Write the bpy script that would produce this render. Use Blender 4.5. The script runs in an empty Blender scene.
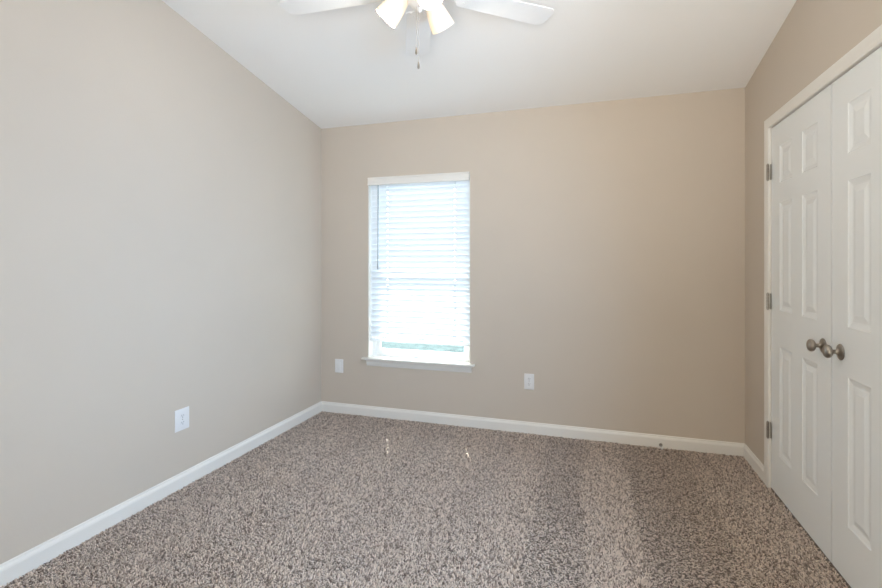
import bpy, bmesh, math, random
import numpy as np
from mathutils import Vector, Matrix, Euler
random.seed(4)
C = bpy.context.scene.collection
SC = bpy.context.scene
PI = math.pi
R = math.radians

# ---------------------------------------------------------------- camera, world, sun, lights, exposure
XL, XR, YB, YR = -2.233, 0.9653, 3.609, -0.60      # left, right, back, rear wall planes
ZC, SL = 2.438, 0.1674                             # ceiling height at back wall, slope of the vault
HC, FPX, V0, TH = 1.275, 475.6, 263.3, 0.3077
WL, WR_, WB, WT = -1.785, -0.908, 0.470, 1.985     # window opening

cam_d = bpy.data.cameras.new('camera'); cam = bpy.data.objects.new('camera', cam_d); C.objects.link(cam)
cam_d.sensor_width = 36; cam_d.lens = FPX/882*36; cam_d.shift_y = -(294-V0)/882; cam_d.clip_start = .02
cam.location = (0, 0, HC); cam.rotation_euler = (PI/2, 0, TH)
SC.camera = cam

w = bpy.data.worlds.new('World'); SC.world = w; w.use_nodes = True
bg = w.node_tree.nodes['Background']; bg.inputs[0].default_value = (.76, .87, 1.0, 1); bg.inputs[1].default_value = 6.2

def light(name, kind, loc, energy, color=(1, 1, 1), rot=None, **kw):
    d = bpy.data.lights.new(name, kind); d.energy = energy; d.color = color
    for k, v in kw.items(): setattr(d, k, v)
    o = bpy.data.objects.new(name, d); C.objects.link(o); o.location = loc
    if rot is not None: o.rotation_euler = rot
    return o
SUN_EL = R(52); sun_dir = Vector((.404*math.cos(SUN_EL), -.915*math.cos(SUN_EL), -math.sin(SUN_EL)))
sun = light('sun', 'SUN', (-3, 8, 6), 27.0, (1, .97, .92), angle=R(.27))
sun.rotation_euler = sun_dir.to_track_quat('-Z', 'Y').to_euler()
# sky light entering at the window (helps the renderer find the opening)
portal = light('window_portal', 'AREA', ((WL+WR_)/2, YB+.155, (WB+WT)/2), 1.0, rot=(-PI/2, 0, 0), shape='RECTANGLE', size=WR_-WL, size_y=WT-WB)
portal.data.cycles.is_portal = True
# added fill lamp behind the viewpoint, aimed forward and up to brighten the ceiling
fill = light('ceiling_fill', 'AREA', (.05, -.40, 1.15), 14.5, (1, .99, .97), shape='RECTANGLE', size=.8, size_y=.5, spread=R(88))
fill.rotation_euler = Vector((-.20, 1.25, 1)).to_track_quat('-Z', 'Y').to_euler()
# added cool fill lamp by the right wall, out of frame, for the left side
side = light('side_fill', 'AREA', (XR-.03, 1.15, 1.30), 48.0, (.40, .66, 1), shape='RECTANGLE', size=1.1, size_y=1.3, spread=R(112))
side.rotation_euler = Vector((-1, .45, -.14)).to_track_quat('-Z', 'Y').to_euler()
# added soft fill lamp in front of the closed rear wall, out of frame
rear = light('rear_fill', 'AREA', (.05, -.55, 1.20), 24.0, (1, .97, .86), shape='RECTANGLE', size=1.7, size_y=1.9)
rear.rotation_euler = (PI/2, 0, 0)
BULB_W = 7.5

SC.view_settings.view_transform = 'Standard'; SC.view_settings.look = 'None'
SC.view_settings.exposure = 0.13; SC.view_settings.gamma = 1.0; SC.view_settings.use_curve_mapping = False
SC.cycles.max_bounces = 14; SC.cycles.diffuse_bounces = 8; SC.cycles.transmission_bounces = 8; SC.cycles.transparent_max_bounces = 12
SC.cycles.caustics_reflective = False; SC.cycles.sample_clamp_indirect = 6.0

# ---------------------------------------------------------------- materials
def newmat(name):
    m = bpy.data.materials.new(name); m.use_nodes = True
    nt = m.node_tree; return m, nt, nt.nodes['Principled BSDF']
def mat(name, col, rough=.5, metal=0, noise=None, bump=None, spec=.5):
    """noise=(scale, amount) mottles the colour; bump=(scale, strength, distance) gives relief."""
    m, nt, p = newmat(name); N, L = nt.nodes, nt.links
    p.inputs['Base Color'].default_value = (*col, 1); p.inputs['Roughness'].default_value = rough
    p.inputs['Metallic'].default_value = metal; p.inputs['Specular IOR Level'].default_value = spec
    tc = N.new('ShaderNodeTexCoord')
    if noise:
        t = N.new('ShaderNodeTexNoise'); t.inputs['Scale'].default_value = noise[0]; t.inputs['Detail'].default_value = 3
        L.new(tc.outputs['Object'], t.inputs['Vector'])
        r = N.new('ShaderNodeValToRGB'); a = noise[1]
        r.color_ramp.elements[0].position = .3; r.color_ramp.elements[1].position = .7
        r.color_ramp.elements[0].color = (*[c*(1-a) for c in col], 1); r.color_ramp.elements[1].color = (*[min(1, c*(1+a)) for c in col], 1)
        L.new(t.outputs['Fac'], r.inputs['Fac']); L.new(r.outputs['Color'], p.inputs['Base Color'])
    if bump:
        t = N.new('ShaderNodeTexNoise'); t.inputs['Scale'].default_value = bump[0]; t.inputs['Detail'].default_value = 4
        L.new(tc.outputs['Object'], t.inputs['Vector'])
        b = N.new('ShaderNodeBump'); b.inputs['Strength'].default_value = bump[1]; b.inputs['Distance'].default_value = bump[2]
        L.new(t.outputs['Fac'], b.inputs['Height']); L.new(b.outputs['Normal'], p.inputs['Normal'])
    return m
M = {}
M['wall'] = mat('greige_wall_paint', (.60, .526, .442), .75, noise=(2.5, .012), bump=(110, .12, .002), spec=.3)
M['ceiling'] = mat('white_ceiling_paint', (.88, .87, .855), .85, bump=(150, .25, .002), spec=.2)
M['trim'] = mat('white_trim_enamel', (.82, .79, .735), .35, bump=(30, .03, .001))
M['door'] = mat('white_door_enamel', (.83, .845, .835), .42)
# moulded wood grain of the doors, running up the leaf
nt = M['door'].node_tree; N, L = nt.nodes, nt.links
tc = N.new('ShaderNodeTexCoord'); mp = N.new('ShaderNodeMapping'); mp.inputs['Scale'].default_value = (60, 60, 2.2)
tn = N.new('ShaderNodeTexNoise'); tn.inputs['Scale'].default_value = 3; tn.inputs['Detail'].default_value = 4
bp = N.new('ShaderNodeBump'); bp.inputs['Strength'].default_value = .10; bp.inputs['Distance'].default_value = .002
L.new(tc.outputs['Object'], mp.inputs['Vector']); L.new(mp.outputs['Vector'], tn.inputs['Vector']); L.new(tn.outputs['Fac'], bp.inputs['Height'])
L.new(bp.outputs['Normal'], N['Principled BSDF'].inputs['Normal'])
M['vinyl'] = mat('white_vinyl', (.82, .83, .83), .35, noise=(20, .01))
M['plate'] = mat('white_plastic', (.80, .79, .78), .3, noise=(40, .01))
M['dark'] = mat('dark_slot', (.05, .045, .04), .6, noise=(40, .1))
M['nickel'] = mat('satin_nickel', (.36, .325, .285), .30, 1.0, noise=(35, .12), bump=(200, .03, .0005))
M['fan'] = mat('white_fan_enamel', (.80, .79, .775), .65, noise=(10, .01))
M['wand'] = mat('grey_wand', (.30, .34, .38), .3, noise=(30, .05))
M['cord'] = mat('white_cord', (.72, .75, .78), .8, noise=(60, .03))
M['chain'] = mat('pale_bead_chain', (.50, .47, .42), .45, .3, noise=(300, .1))
M['rubber'] = mat('white_rubber', (.86, .85, .83), .6, noise=(40, .03))
M['lawn'] = mat('sunlit_lawn', (.058, .074, .074), .9, noise=(6, .3), spec=0)
M['siding'] = mat('pale_siding', (.62, .64, .65), .7, noise=(8, .03))
M['base'] = mat('carpet_backing', (.20, .165, .14), .95, noise=(60, .2))

def carpet_mat():
    m, nt, p = newmat('frieze_carpet'); N, L = nt.nodes, nt.links
    g = N.new('ShaderNodeNewGeometry'); r = N.new('ShaderNodeValToRGB'); cr = r.color_ramp
    cr.elements[0].position = 0; cr.elements[0].color = (.17, .125, .10, 1)
    cr.elements[1].position = 1; cr.elements[1].color = (.96, .83, .73, 1)
    for pos, c in ((.2, (.34, .26, .212)), (.38, (.62, .505, .425)), (.7, (.82, .69, .595))):
        e = cr.elements.new(pos); e.color = (*c, 1)
    L.new(g.outputs['Random Per Island'], r.inputs['Fac']); L.new(r.outputs['Color'], p.inputs['Base Color'])
    p.inputs['Roughness'].default_value = .55; p.inputs['Specular IOR Level'].default_value = .45
    return m
M['carpet'] = carpet_mat()

def translucent(name, col, frac):
    m, nt, p = newmat(name); N, L = nt.nodes, nt.links
    p.inputs['Base Color'].default_value = (*col, 1); p.inputs['Roughness'].default_value = .45
    tn = N.new('ShaderNodeTexNoise'); tn.inputs['Scale'].default_value = 15
    rr = N.new('ShaderNodeValToRGB'); rr.color_ramp.elements[0].color = (*[c*.97 for c in col], 1); rr.color_ramp.elements[1].color = (*col, 1)
    L.new(tn.outputs['Fac'], rr.inputs['Fac']); L.new(rr.outputs['Color'], p.inputs['Base Color'])
    t = N.new('ShaderNodeBsdfTranslucent'); L.new(rr.outputs['Color'], t.inputs['Color'])
    x = N.new('ShaderNodeMixShader'); x.inputs[0].default_value = frac
    L.new(p.outputs[0], x.inputs[1]); L.new(t.outputs[0], x.inputs[2]); L.new(x.outputs[0], N['Material Output'].inputs['Surface'])
    return m
M['slat'] = translucent('white_faux_wood_slat', (.93, .95, .97), .32)
M['shade'] = translucent('frosted_white_glass', (.93, .86, .74), .14)

def glass_mat():
    m = bpy.data.materials.new('window_glass'); m.use_nodes = True; nt = m.node_tree; N, L = nt.nodes, nt.links
    N.remove(N['Principled BSDF'])
    t = N.new('ShaderNodeBsdfTransparent'); t.inputs[0].default_value = (.93, .96, .95, 1)
    g = N.new('ShaderNodeBsdfGlossy'); g.inputs['Roughness'].default_value = .02
    x = N.new('ShaderNodeMixShader'); x.inputs[0].default_value = .018; L.new(t.outputs[0], x.inputs[1]); L.new(g.outputs[0], x.inputs[2])
    L.new(x.outputs[0], N['Material Output'].inputs['Surface']); return m
M['glass'] = glass_mat()
def bulb_mat():
    m, nt, p = newmat('lit_bulb'); p.inputs['Emission Color'].default_value = (1, .86, .66, 1); p.inputs['Emission Strength'].default_value = 4
    return m
M['bulb'] = bulb_mat()

# ---------------------------------------------------------------- mesh helpers
def box(bm, x0, x1, y0, y1, z0, z1, bev=0, seg=2):
    r = bmesh.ops.create_cube(bm, size=1)
    vs = r['verts']
    bmesh.ops.scale(bm, vec=(x1-x0, y1-y0, z1-z0), verts=vs)
    bmesh.ops.translate(bm, vec=((x0+x1)/2, (y0+y1)/2, (z0+z1)/2), verts=vs)
    if bev:
        es = list({e for v in vs for e in v.link_edges})
        bmesh.ops.bevel(bm, geom=es, offset=bev, segments=seg, affect='EDGES', profile=.5)
def prism(bm, pts, y0, y1, axis='Y'):
    """closed 2D outline extruded between y0 and y1 along an axis; pts in the other two coordinates."""
    def P(a, b, t): return {'Y': (a, t, b), 'X': (t, a, b), 'Z': (a, b, t)}[axis]
    A = [bm.verts.new(P(a, b, y0)) for a, b in pts]; B = [bm.verts.new(P(a, b, y1)) for a, b in pts]
    n = len(pts)
    for i in range(n): bm.faces.new((A[i], A[(i+1) % n], B[(i+1) % n], B[i]))
    bm.faces.new(A[::-1]); bm.faces.new(B)
def lathe(bm, prof, n=32, mtx=None):
    """profile (r, z) turned about Z."""
    rings = []
    for r, z in prof:
        if r < 1e-6: rings.append([bm.verts.new((0, 0, z))])
        else: rings.append([bm.verts.new((r*math.cos(2*PI*i/n), r*math.sin(2*PI*i/n), z)) for i in range(n)])
    for a, b in zip(rings[:-1], rings[1:]):
        for i in range(n):
            j = (i+1) % n
            if len(a) == 1 and len(b) == 1: continue
            if len(a) == 1: bm.faces.new((a[0], b[i], b[j]))
            elif len(b) == 1: bm.faces.new((a[i], a[j], b[0]))
            else: bm.faces.new((a[i], a[j], b[j], b[i]))
    if mtx is not None:
        bmesh.ops.transform(bm, matrix=mtx, verts=[v for rg in rings for v in rg])
def tube(bm, p0, p1, r, n=10):
    p0, p1 = Vector(p0), Vector(p1); d = p1-p0
    q = d.to_track_quat('Z', 'Y').to_matrix().to_4x4()
    lathe(bm, [(0, 0), (r, 0), (r, d.length), (0, d.length)], n, Matrix.Translation(p0) @ q)
def obj(name, bm, m, parent=None, smooth=False, loc=None, rot=None):
    bmesh.ops.recalc_face_normals(bm, faces=bm.faces)
    me = bpy.data.meshes.new(name); bm.to_mesh(me); bm.free(); me.materials.append(m)
    if smooth:
        me.shade_smooth()
        me.set_sharp_from_angle(angle=R(38))
    o = bpy.data.objects.new(name, me); C.objects.link(o)
    if parent: o.parent = parent
    if loc is not None: o.location = loc
    if rot is not None: o.rotation_euler = rot
    return o
def new(): return bmesh.new()
def tag(o, label, cat, group=None, kind=None):
    o['label'] = label; o['category'] = cat
    if group: o['group'] = group
    if kind: o['kind'] = kind
    return o
def thing(name, label, cat, loc=(0, 0, 0), rz=0, group=None, kind=None):
    o = bpy.data.objects.new(name, None); C.objects.link(o); o.empty_display_size = .1
    o.location = loc; o.rotation_euler = (0, 0, rz); return tag(o, label, cat, group, kind)
def copy_tree(o, parent=None, label=None):
    c = o.copy(); C.objects.link(c)
    if parent: c.parent = parent
    if label: c['label'] = label
    for ch in list(o.children): copy_tree(ch, c)
    return c

def ceil_z(y): return ZC + SL*(YB-y)
T = .14
# ---------------------------------------------------------------- setting: shell
b = new(); box(b, XL-T, XR+T+.7, YR-T, YB+T, -.12, -.006)
tag(obj('floor', b, M['base']), 'dark backing under the brown carpet', 'floor', kind='structure')

b = new()   # back wall with a window opening
H0 = -.12
box(b, XL-T, WL, YB, YB+T, H0, ZC+.03); box(b, WR_, XR+T, YB, YB+T, H0, ZC+.03)
box(b, WL, WR_, YB, YB+T, H0, WB); box(b, WL, WR_, YB, YB+T, WT, ZC+.03)
bmesh.ops.remove_doubles(b, verts=b.verts, dist=1e-5)
tag(obj('wall_back', b, M['wall']), 'beige back wall with the blind-covered window', 'wall', kind='structure')

def side_wall(name, x0, x1, label, opening=None):
    b = new()
    def slab(y0, y1, z0):
        prism(b, [(y0, z0), (y1, z0), (y1, ceil_z(y1)+.03), (y0, ceil_z(y0)+.03)], x0, x1, 'X')
    if opening is None: slab(YR-T, YB+T, H0)
    else:
        o0, o1, oz = opening
        slab(YR-T, o0, H0); slab(o1, YB+T, H0); slab(o0, o1, oz)
    return tag(obj(name, b, M['wall']), label, 'wall', kind='structure')
side_wall('wall_left', XL-T, XL, 'long pale wall on the left, lit by the window')
JY0, JY1, JZ = 1.710, 3.143, 2.044           # closet opening
side_wall('wall_right', XR, XR+.115, 'beige wall on the right around the white closet doors', (JY0-.018, JY1+.018, JZ+.018))
b = new(); box(b, XL-T, XR+T, YR-T, YR, H0, ceil_z(YR)+.1)
tag(obj('wall_rear', b, M['wall']), 'beige wall behind the viewpoint', 'wall', kind='structure')
b = new()
prism(b, [(YR-T, ceil_z(YR-T)), (YB+T, ceil_z(YB+T)), (YB+T, ceil_z(YB+T)+.12), (YR-T, ceil_z(YR-T)+.12)], XL-T, XR+T, 'X')
tag(obj('ceiling', b, M['ceiling']), 'white sloped ceiling rising away from the window wall', 'ceiling', kind='structure')
b = new()   # closet interior behind the doors
box(b, XR+.115, XR+.72, JY0-.12, JY0-.08, 0, 2.4); box(b, XR+.115, XR+.72, JY1+.08, JY1+.12, 0, 2.4)
box(b, XR+.68, XR+.72, JY0-.08, JY1+.08, 0, 2.4); box(b, XR+.115, XR+.72, JY0-.12, JY1+.12, 2.4, 2.44)
tag(obj('wall_closet', b, M['wall']), 'inside of the closet behind the white double doors', 'wall', kind='structure')

# baseboards (moulded profile: d = distance out of the wall)
BP = [(0, -.006), (.014, -.006), (.014, .058), (.0115, .066), (.0065, .073), (.005, .081), (0, .083)]
b = new(); prism(b, [(YB-d, z) for d, z in BP], XL, XR, 'X')
tag(obj('baseboard_back', b, M['trim']), 'white baseboard along the window wall', 'baseboard', kind='structure')
b = new(); prism(b, [(XL+d, z) for d, z in BP], YR, YB-.005, 'Y')
tag(obj('baseboard_left', b, M['trim']), 'white baseboard along the long left wall', 'baseboard', kind='structure')
b = new(); prism(b, [(XR-d, z) for d, z in BP], JY1+.0555, YB-.005, 'Y')
tag(obj('baseboard_right', b, M['trim']), 'short white baseboard between corner and closet casing', 'baseboard', kind='structure')
b = new(); prism(b, [(XR-d, z) for d, z in BP], YR, JY0-.0555, 'Y')
tag(obj('baseboard_right.001', b, M['trim']), 'white baseboard on the near side of the closet doors', 'baseboard', kind='structure')

# closet casing: moulded section swept round the opening with mitred corners
CASW = .056
CP = [(0, 0), (0, .008), (.006, .012), (.018, .0125), (.030, .0145), (.044, .016), (.052, .0155), (CASW, .012), (CASW, 0)]   # (away from opening, out of wall)
b = new(); rings = []
iy0, iy1, iz = JY0+.002, JY1-.002, JZ+.0
for corner in range(4):
    rg = []
    for a, d in CP:
        if corner == 0: y, z = iy1+a, -.006
        elif corner == 1: y, z = iy1+a, iz+a
        elif corner == 2: y, z = iy0-a, iz+a
        else: y, z = iy0-a, -.006
        rg.append(b.verts.new((XR-d, y, z)))
    rings.append(rg)
for A, B in zip(rings[:-1], rings[1:]):
    for i in range(len(CP)): b.faces.new((A[i], A[(i+1) % len(CP)], B[(i+1) % len(CP)], B[i]))
tag(obj('trim_1', b, M['trim']), 'white moulded casing around the closet double doors', 'door casing', kind='structure')
b = new()   # jamb lining with stop
box(b, XR+.0, XR+.115, JY1, JY1+.018, 0, JZ+.018); box(b, XR+.0, XR+.115, JY0-.018, JY0, 0, JZ+.018); box(b, XR+.0, XR+.115, JY0, JY1, JZ, JZ+.018)
box(b, XR+.042, XR+.075, JY1-.012, JY1, 0, JZ); box(b, XR+.042, XR+.075, JY0, JY0+.012, 0, JZ); box(b, XR+.042, XR+.075, JY0, JY1, JZ-.012, JZ)
tag(obj('trim_2', b, M['trim']), 'white jamb lining inside the closet doorway', 'door jamb', kind='structure')

# ---------------------------------------------------------------- closet doors (six panels each)
LW = .7085; LZ0, LZ1 = .002, 2.038
def leaf_mesh():
    """leaf in local coordinates: hinge edge at y=0, runs to y=-LW, room face at x=0 (room is -x)."""
    b = new()
    us = [0, .124, .2905, .413, .5795, LW]; zs = [LZ0, .225, .820, 1.020, 1.605, 1.712, 1.914, LZ1]
    V = {}
    def v(x, u, z):
        k = (round(x, 5), round(u, 5), round(z, 5))
        if k not in V: V[k] = b.verts.new((x, -u, z))
        return V[k]
    prof = [(0, 0), (.004, .003), (.022, .0070), (.030, .0070), (.034, .0062), (.052, .0022)]
    for i in range(5):
        for j in range(7):
            u0, u1, z0, z1 = us[i], us[i+1], zs[j], zs[j+1]
            if i in (1, 3) and j in (1, 3, 5):
                rg = []
                for a, d in prof: rg.append([v(d, u0+a, z0+a), v(d, u1-a, z0+a), v(d, u1-a, z1-a), v(d, u0+a, z1-a)])
                for A, B in zip(rg[:-1], rg[1:]):
                    for k in range(4): b.faces.new((A[k], A[(k+1) % 4], B[(k+1) % 4], B[k]))
                b.faces.new(rg[-1])
            else: b.faces.new((v(0, u0, z0), v(0, u1, z0), v(0, u1, z1), v(0, u0, z1)))
    # sides and back
    D = .034
    front_b = [v(0, u, LZ0) for u in us]; front_t = [v(0, u, LZ1) for u in us]
    e0 = [v(0, 0, z) for z in zs]; e1 = [v(0, LW, z) for z in zs]
    k00, k10, k11, k01 = v(D, 0, LZ0), v(D, LW, LZ0), v(D, LW, LZ1), v(D, 0, LZ1)
    b.faces.new(front_b+[k10, k00]); b.faces.new(front_t+[k11, k01]); b.faces.new(e0+[k01, k00]); b.faces.new(e1+[k11, k10]); b.faces.new((k00, k10, k11, k01))
    return b
def knob_mesh():
    b = new()   # along -x out of the leaf
    prof = [(0, 0), (.033, 0), (.033, .002), (.030, .005), (.022, .0075), (.014, .011), (.0095, .016), (.0085, .025), (.011, .030),
            (.019, .033), (.0255, .038), (.0275, .044), (.0262, .051), (.0205, .0565), (.010, .0595), (0, .060)]
    lathe(b, prof, 32, Matrix.Rotation(-PI/2, 4, 'Y'))
    return b
def hinge_mesh():
    b = new()
    box(b, -.0115, .001, -.0010, .0010, -.0445, .0445, .0003, 1); box(b, -.0015, .001, -.0120, -.0010, -.0445, .0445, .0003, 1)
    for k in range(5):
        z0 = -.0455+k*.0182; tube(b, (-.0125, 0, z0+.0006), (-.0125, 0, z0+.0176), .0070, 14)
    tube(b, (-.0125, 0, -.0495), (-.0125, 0, .0495), .0040, 8)
    return b
def closet_door(name, hinge_y, mirror, label):
    d = obj(name, leaf_mesh(), M['door'], loc=(XR+.004, hinge_y, 0)); tag(d, label, 'door', kind='structure')
    if mirror: d.scale = (1, -1, 1)
    k = obj('door_knob', knob_mesh(), M['nickel'], d, True, (0, -(LW-.073), .912)); k['label'] = 'round satin nickel knob'
    for z in (1.792, 1.059, .328):
        h = obj('hinge', hinge_mesh(), M['nickel'], d, True, (-.004, .004, z)); h['label'] = 'satin nickel butt hinge'
    return d
closet_door('door_1', JY1-.004, False, 'white six-panel closet door nearest the window wall')
closet_door('door_2', JY0+.004, True, 'white six-panel closet door cut off by right photo edge')

# ---------------------------------------------------------------- window
win = thing('window_1', 'white single-hung window behind the blind in the back wall', 'window', ((WL+WR_)/2, YB, WB), kind='structure')
hw = (WR_-WL)/2; WH = WT-WB
def frame_rect(b, x0, x1, z0, z1, y0, y1, t, tb=None, tt=None):
    tb = t if tb is None else tb; tt = t if tt is None else tt
    box(b, x0, x0+t, y0, y1, z0, z1, .002, 1); box(b, x1-t, x1, y0, y1, z0, z1, .002, 1)
    box(b, x0+t, x1-t, y0, y1, z0, z0+tb, .002, 1); box(b, x0+t, x1-t, y0, y1, z1-tt, z1, .002, 1)
b = new(); frame_rect(b, -hw, hw, .0, WH, .075, T-.002, .034, .03)
obj('window_frame', b, M['vinyl'], win)
b = new(); frame_rect(b, -hw+.034, hw-.034, .03, .745, .083, .105, .038, .052, .036)
lo = obj('lower_sash', b, M['vinyl'], win)
b = new(); box(b, -hw+.06, hw-.06, .092, .096, .07, .72); obj('window_pane', b, M['glass'], lo)
b = new(); frame_rect(b, -hw+.034, hw-.034, .700, WH-.034, .108, .130, .034, .040, .034)
up = obj('upper_sash', b, M['vinyl'], win)
b = new(); box(b, -hw+.055, hw-.055, .117, .121, .73, WH-.055); obj('window_pane', b, M['glass'], up)
b = new()   # stool with horns and rounded nose
box(b, -hw-.042, hw+.040, -.055, 0, .004, .022, .006, 3); box(b, -hw, hw, -.004, .080, .003, .021)
obj('window_sill', b, M['trim'], win, True)
b = new()
prism(b, [(0, .003), (-.0150, .003), (-.0150, -.012), (-.0125, -.030), (-.0085, -.040), (-.006, -.050), (0, -.050)], -hw-.012, hw+.012, 'X')
obj('apron', b, M['trim'], win)
b = new()   # drywall return of the opening, painted white at the head and sides
box(b, -hw-.0005, -hw+.003, .0005, .075, .022, WH); box(b, hw-.003, hw+.0005, .0005, .075, .022, WH); box(b, -hw, hw, .0005, .075, WH-.003, WH+.0005)
obj('reveal_lining', b, M['trim'], win)

# blind
BLY = .036
bl = thing('window_blind', 'white slatted horizontal blind lowered almost to the window sill', 'blind', ((WL+WR_)/2, YB, WT))
bw = hw-.006
b = new(); prism(b, [(-.020, .003), (-.024, -.001), (-.024, -.010), (-.0215, -.014), (-.0215, -.050), (-.024, -.054), (-.024, -.062), (-.008, -.062), (-.008, .003)], -bw-.002, bw+.002, 'X')
obj('valance', b, M['trim'], bl)
b = new(); box(b, -bw, bw, -.006, .055, -.052, -.006, .002, 1); obj('headrail', b, M['vinyl'], bl)
b = new(); PITCH = .0455; NS = 28; tilt = R(65); sw = .0505; hole_x = (-bw+.155, bw-.128)
for k in range(NS):
    z = -.075-PITCH*k
    m4 = Matrix.Translation((0, BLY, z)) @ Matrix.Rotation(-tilt, 4, 'X')   # room-side edge up
    xs = [-bw+.003, hole_x[0]-.007, hole_x[0]+.007, hole_x[1]-.007, hole_x[1]+.007, bw-.003]
    start = len(b.verts); b.verts.ensure_lookup_table(); before = set(b.verts)
    for i in range(5):
        if i in (1, 3):
            box(b, xs[i], xs[i+1], -sw/2, -.008, -.0013, .0013); box(b, xs[i], xs[i+1], .008, sw/2, -.0013, .0013)
        else: box(b, xs[i], xs[i+1], -sw/2, sw/2, -.0013, .0013)
    nv = [v for v in b.verts if v not in before]
    bmesh.ops.transform(b, matrix=m4, verts=nv)
obj('slats', b, M['slat'], bl)
BZ = -.075-PITCH*NS
b = new(); box(b, -bw+.003, bw-.003, BLY-.024, BLY+.024, BZ-.012, BZ+.008, .003, 2); obj('bottom_rail', b, M['slat'], bl)
for hx in hole_x:
    b = new()
    for yy in (BLY-.020, BLY+.020): tube(b, (hx+.010, yy, -.05), (hx+.010, yy, BZ), .0009, 6)
    obj('ladder_cord', b, M['cord'], bl)
b = new(); tube(b, (-bw+.085, -.002, -.055), (-bw+.085, -.010, -.735), .0042, 8); lathe(b, [(0, 0), (.0055, 0), (.006, .02), (.0042, .045)], 10, Matrix.Translation((-bw+.085, -.010, -.760)))
obj('tilt_wand', b, M['wand'], bl, True)

# ---------------------------------------------------------------- outlets and plates
def plate_bm(w_, h_):
    b = new(); box(b, -w_/2, w_/2, -.006, 0, -h_/2, h_/2, .003, 3); return b
def outlet(label, loc, rz, w_=.074, h_=.119):
    t = thing('wall_outlet', label, 'outlet', loc, rz, group='duplex wall outlets')
    obj('cover_plate', plate_bm(w_, h_), M['plate'], t, True)
    for s in (1, -1):
        b = new(); n = 20
        pts = []
        for i in range(n):
            a = 2*PI*i/n; pts.append((max(-.0145, min(.0145, .0172*math.cos(a))), s*.0195+.0140*math.sin(a)))
        prism(b, pts, -.0078, -.004, 'Y')
        r = obj('receptacle', b, M['plate'], t)
        b = new()
        box(b, -.0075, -.0053, -.0081, -.007, s*.0195-.001, s*.0195+.008); box(b, .0053, .0075, -.0081, -.007, s*.0195+.0, s*.0195+.0075)
        tube(b, (0, -.0081, s*.0195-.0065), (0, -.007, s*.0195-.0065), .0026, 10)
        q = obj('slots', b, M['dark'], r); q['label'] = 'dark plug slots'
    b = new(); tube(b, (0, -.0072, 0), (0, -.005, 0), .003, 10); q = obj('screw', b, M['nickel'], t)
    return t
outlet('white duplex outlet on the back wall right of the window', (-.451, YB, .386), 0)
outlet('white duplex outlet on the long left wall', (XL, 2.139, .385), PI/2, .099, .123)
t = thing('wall_plate', 'white cover plate without sockets left of the window', 'wall plate', (-2.058, YB, .399))
obj('cover_plate', plate_bm(.078, .117), M['plate'], t, True)
b = new(); box(b, -.0168, .0168, -.0075, -.004, -.0335, .0335, .0012, 2); obj('blank_insert', b, M['plate'], t, True)
for s in (1, -1):
    b = new(); tube(b, (0, -.0068, s*.0485), (0, -.005, s*.0485), .0028, 10); obj('screw', b, M['plate'], t)

# door stop on the back baseboard
t = thing('door_stop', 'small nickel door stop with white tip on the back baseboard', 'door stop', (.452, YB-.0140, .020))
mx = Matrix.Rotation(PI/2, 4, 'X')
b = new(); lathe(b, [(0, 0), (.0115, 0), (.0115, .003), (.009, .007), (.005, .009), (.0045, .050), (.006, .052), (.006, .056), (0, .056)], 16, mx)
obj('stop_rod', b, M['nickel'], t, True)
b = new(); lathe(b, [(0, .056), (.0085, .056), (.0095, .060), (.0095, .066), (.007, .071), (0, .072)], 16, mx)
q = obj('bumper', b, M['rubber'], t, True); q['label'] = 'white rubber tip'

# ---------------------------------------------------------------- ceiling fan
FX, FY, FZ = -.698, 1.90, 2.443
cz = ceil_z(FY)
fan = thing('ceiling_fan', 'white five-blade ceiling fan with lit glass shades', 'ceiling fan', (FX, FY, FZ))
sl = math.atan(SL)
b = new(); lathe(b, [(0, .0), (.068, .0), (.070, -.012), (.062, -.040), (.040, -.066), (.020, -.074), (0, -.074)], 32)
obj('canopy', b, M['fan'], fan, True, (0, 0, cz-FZ), (-sl, 0, 0))
b = new(); tube(b, (0, 0, .12), (0, 0, cz-FZ-.05), .0125, 16); obj('downrod', b, M['fan'], fan, True)
b = new(); lathe(b, [(0, .135), (.022, .135), (.026, .118), (.060, .110), (.094, .092), (.106, .066), (.106, .030), (.096, .016), (.078, .008), (.078, -.012), (.060, -.018), (0, -.018)], 40)
obj('motor_housing', b, M['fan'], fan, True)
def blade_bm():
    b = new(); L0, L1 = .185, .648; w0, w1 = .057, .068; n = 10; pts = []
    pts += [(L0, -w0+.012), (L0+.012, -w0)]
    r = .034
    for i in range(n+1):
        a = -PI/2+PI/2*i/n; pts.append((L1-r+r*math.cos(a), -w1+r+r*math.sin(a)))
    for i in range(n+1):
        a = PI/2*i/n; pts.append((L1-r+r*math.cos(a), w1-r+r*math.sin(a)))
    pts += [(L0+.012, w0), (L0, w0-.012)]
    prism(b, pts, -.003, .003, 'Z'); return b
def iron_bm():
    b = new()
    prism(b, [(.07, -.022), (.12, -.014), (.16, -.018), (.20, -.040), (.245, -.040), (.255, -.030), (.255, .030), (.245, .040), (.20, .040), (.16, .018), (.12, .014), (.07, .022)], -.0075, -.0031, 'Z')
    for x, y in ((.215, -.022), (.215, .022), (.24, 0)): tube(b, (x, y, -.0095), (x, y, -.004), .005, 8)
    return b
for k in range(5):
    a = R(111.5-72*k)
    rot = (Matrix.Rotation(a, 4, 'Z') @ Matrix.Rotation(R(-4), 4, 'X')).to_euler()
    bd = obj('blade', blade_bm(), M['fan'], fan, False, (0, 0, 0), rot)
    obj('blade_iron', iron_bm(), M['fan'], bd)
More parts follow.
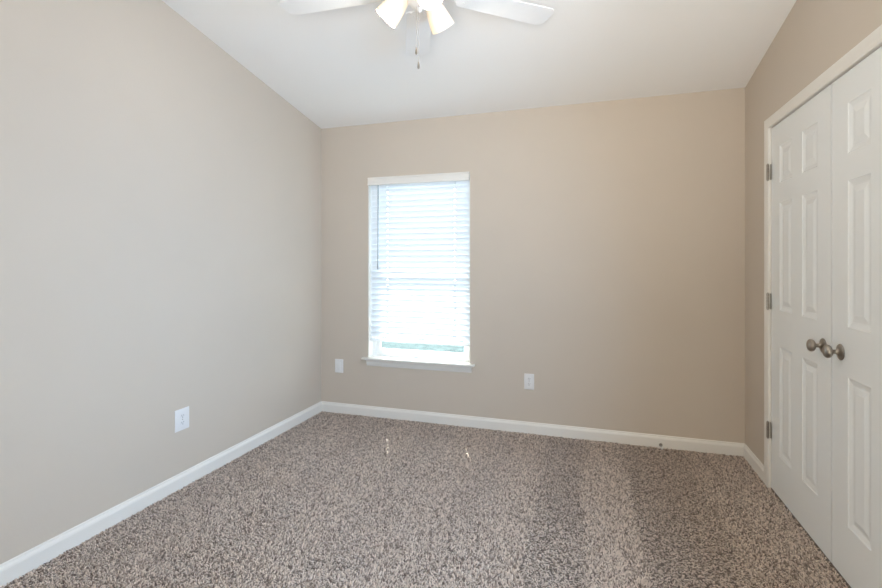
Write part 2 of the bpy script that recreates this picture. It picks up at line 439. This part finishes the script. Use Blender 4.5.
# light kit
b = new(); lathe(b, [(0, -.018), (.050, -.018), (.054, -.026), (.054, -.052), (.046, -.068), (.026, -.080), (.012, -.086), (.010, -.096), (.006, -.102), (0, -.103)], 32)
kit = obj('light_kit', b, M['fan'], fan, True)
TILT = R(47)
for k in range(3):
    a = R(186.3+120*k)
    sh = .125; mouth = Vector((.152, 0, 2.330-FZ)); ax = Vector((math.cos(TILT), 0, -math.sin(TILT)))
    neck = mouth-ax*sh
    M4 = Matrix.Rotation(a, 4, 'Z') @ Matrix.Translation(neck) @ ax.to_track_quat('Z', 'Y').to_matrix().to_4x4()
    e = M4.to_euler(); l = M4.to_translation()
    b = new()
    outp = [(.026, -.004), (.030, .004), (.036, .022), (.043, .050), (.0495, .085), (.0535, .113), (.0545, sh)]
    inp = [(r-.003, z) for r, z in outp[::-1]]
    lathe(b, outp+inp+[outp[0]], 36)
    obj('lamp_shade', b, M['shade'], fan, True, l, e)
    b = new(); lathe(b, [(0, -.040), (.012, -.040), (.014, -.020), (.024, -.016), (.026, .0), (.022, .012), (0, .012)], 20)
    st = obj('socket', b, M['fan'], fan, True, l, e)
    b = new(); lathe(b, [(0, .012), (.012, .012), (.013, .024), (.020, .040), (.0245, .056), (.022, .072), (.012, .083), (0, .086)], 20)
    q = obj('bulb', b, M['bulb'], fan, True, l, e); q['label'] = 'lit warm white bulb'
    pl = light('bulb_light', 'POINT', (0, 0, 0), BULB_W, (1, .93, .83), shadow_soft_size=.03)
    pl.parent = fan; pl.location = M4 @ Vector((0, 0, .100))
for dx, dy, zend in ((-.010, -.016, 2.158), (.002, -.022, 2.093)):
    b = new(); z = -.075
    tube(b, (dx, dy, -.080), (dx, dy, zend+.028-FZ), .0009, 6)
    ch = obj('pull_chain', b, M['chain'], fan)
    b = new(); lathe(b, [(0, .030), (.0025, .029), (.0035, .022), (.0045, .014), (.0045, .010)], 12, Matrix.Translation((dx, dy, zend-FZ)))
    lathe(b, [(.0045, .010), (.005, .006), (.0035, .0), (0, -.001)], 12, Matrix.Translation((dx, dy, zend-FZ)))
    obj('chain_fob', b, M['nickel'], ch, True)

# ---------------------------------------------------------------- carpet pile
def carpet():
    rng = np.random.default_rng(7)
    sp = .0071; x0, x1, y0, y1 = XL+.013, XR-.004, .70, YB-.012
    gx, gy = np.meshgrid(np.arange(x0, x1, sp), np.arange(y0, y1, sp*.9))
    gx = gx+(np.arange(gx.shape[0]) % 2)[:, None]*sp*.5
    px, py = gx.ravel(), gy.ravel()
    px = px+rng.normal(0, .0019, px.size); py = py+rng.normal(0, .0019, py.size)
    ok = (px < x1) & (px > x0) & (py < y1); px, py = px[ok], py[ok]; n = px.size
    def wob(x, y, s, ph): return np.sin(x*s+ph)*np.sin(y*s*.83+ph*1.7)
    # vacuum strokes: lanes about 0.25 m wide that lie towards or away from the window
    lx = px + rng.normal(0, .008, n) + .010*wob(px, py, 9, .4) + .004*wob(px, py, 31, 1.) + .02*(py-3)
    edges = [-2.3, -1.95, -1.72, -1.45, -1.2, -.95, -.72, -.52, -.30, -.05, .20, .60, .70, .74]
    sign = [.3, -.1, .5, -.1, .6, .0, .6, .1, .6, -.65, .6, -.75, .1, -.65, .45]
    lane = np.digitize(lx, edges); st = np.take(np.array(sign), np.clip(lane, 0, len(sign)-1))
    st = st*(.75+.35*wob(px, py, 3.1, .9))
    ang = rng.uniform(0, 2*PI, n); lean = rng.uniform(.6, 1.8, n)
    dx = lean*np.cos(ang); dy = lean*np.sin(ang)+1.6*st
    h = rng.uniform(.0070, .0110, n); r = rng.uniform(.0024, .0036, n)
    base = np.stack([px, py, np.full(n, -.0065)], 1)
    twist = rng.uniform(0, PI, n)
    V = np.zeros((n, 10, 3)); k = 0
    for t, rr, off in ((.0, .8, 0.), (.5, 1.1, .38), (.88, .85, .8)):
        cx = base[:, 0]+dx*h*off; cy = base[:, 1]+dy*h*off; czz = base[:, 2]+h*t
        for j in range(3):
            a = twist+t*1.4+j*PI/1.5
            V[:, k, 0] = cx+np.cos(a)*r*rr; V[:, k, 1] = cy+np.sin(a)*r*rr; V[:, k, 2] = czz; k += 1
    V[:, 9, 0] = base[:, 0]+dx*h; V[:, 9, 1] = base[:, 1]+dy*h; V[:, 9, 2] = base[:, 2]+h
    V[:, :, 0] = np.clip(V[:, :, 0], XL+.001, XR+.002)
    quads = []
    for l in range(2):
        for j in range(3): quads.append((l*3+j, l*3+(j+1) % 3, (l+1)*3+(j+1) % 3, (l+1)*3+j))
    tris = [(6+j, 6+(j+1) % 3, 9) for j in range(3)]
    off = (np.arange(n)*10)[:, None, None]
    Q = (np.array(quads)[None]+off).reshape(n, -1); Tt = (np.array(tris)[None]+off).reshape(n, -1)
    loops = np.concatenate([Q, Tt], 1).ravel()
    tot = np.tile(np.array([4]*6+[3]*3), n); start = np.concatenate([[0], np.cumsum(tot)[:-1]])
    me = bpy.data.meshes.new('carpet_pile')
    me.vertices.add(n*10); me.vertices.foreach_set('co', V.reshape(-1).astype(np.float32))
    me.loops.add(loops.size); me.loops.foreach_set('vertex_index', loops.astype(np.int32))
    me.polygons.add(tot.size); me.polygons.foreach_set('loop_start', start.astype(np.int32))
    me.update(calc_edges=True); me.validate(); me.shade_smooth()
    me.materials.append(M['carpet'])
    o = bpy.data.objects.new('carpet_pile', me); C.objects.link(o)
    tag(o, 'mottled brown and beige tufted carpet covering the whole floor', 'carpet', kind='stuff')
carpet()

# ---------------------------------------------------------------- outdoors
b = new(); box(b, -14, 12, YB+T+.02, 40, -.45, -.30)
tag(obj('lawn', b, M['lawn']), 'strip of lawn seen below the blind through the window', 'lawn', kind='structure')
b = new(); box(b, XL-1.2, XR+1.4, YB+T, YB+T+.80, 2.54, 2.62); box(b, XL-1.2, XR+1.4, YB+T+.78, YB+T+.80, 2.48, 2.64)
tag(obj('roof_eave', b, M['siding']), 'pale roof eave outside above the window', 'eave', kind='structure')
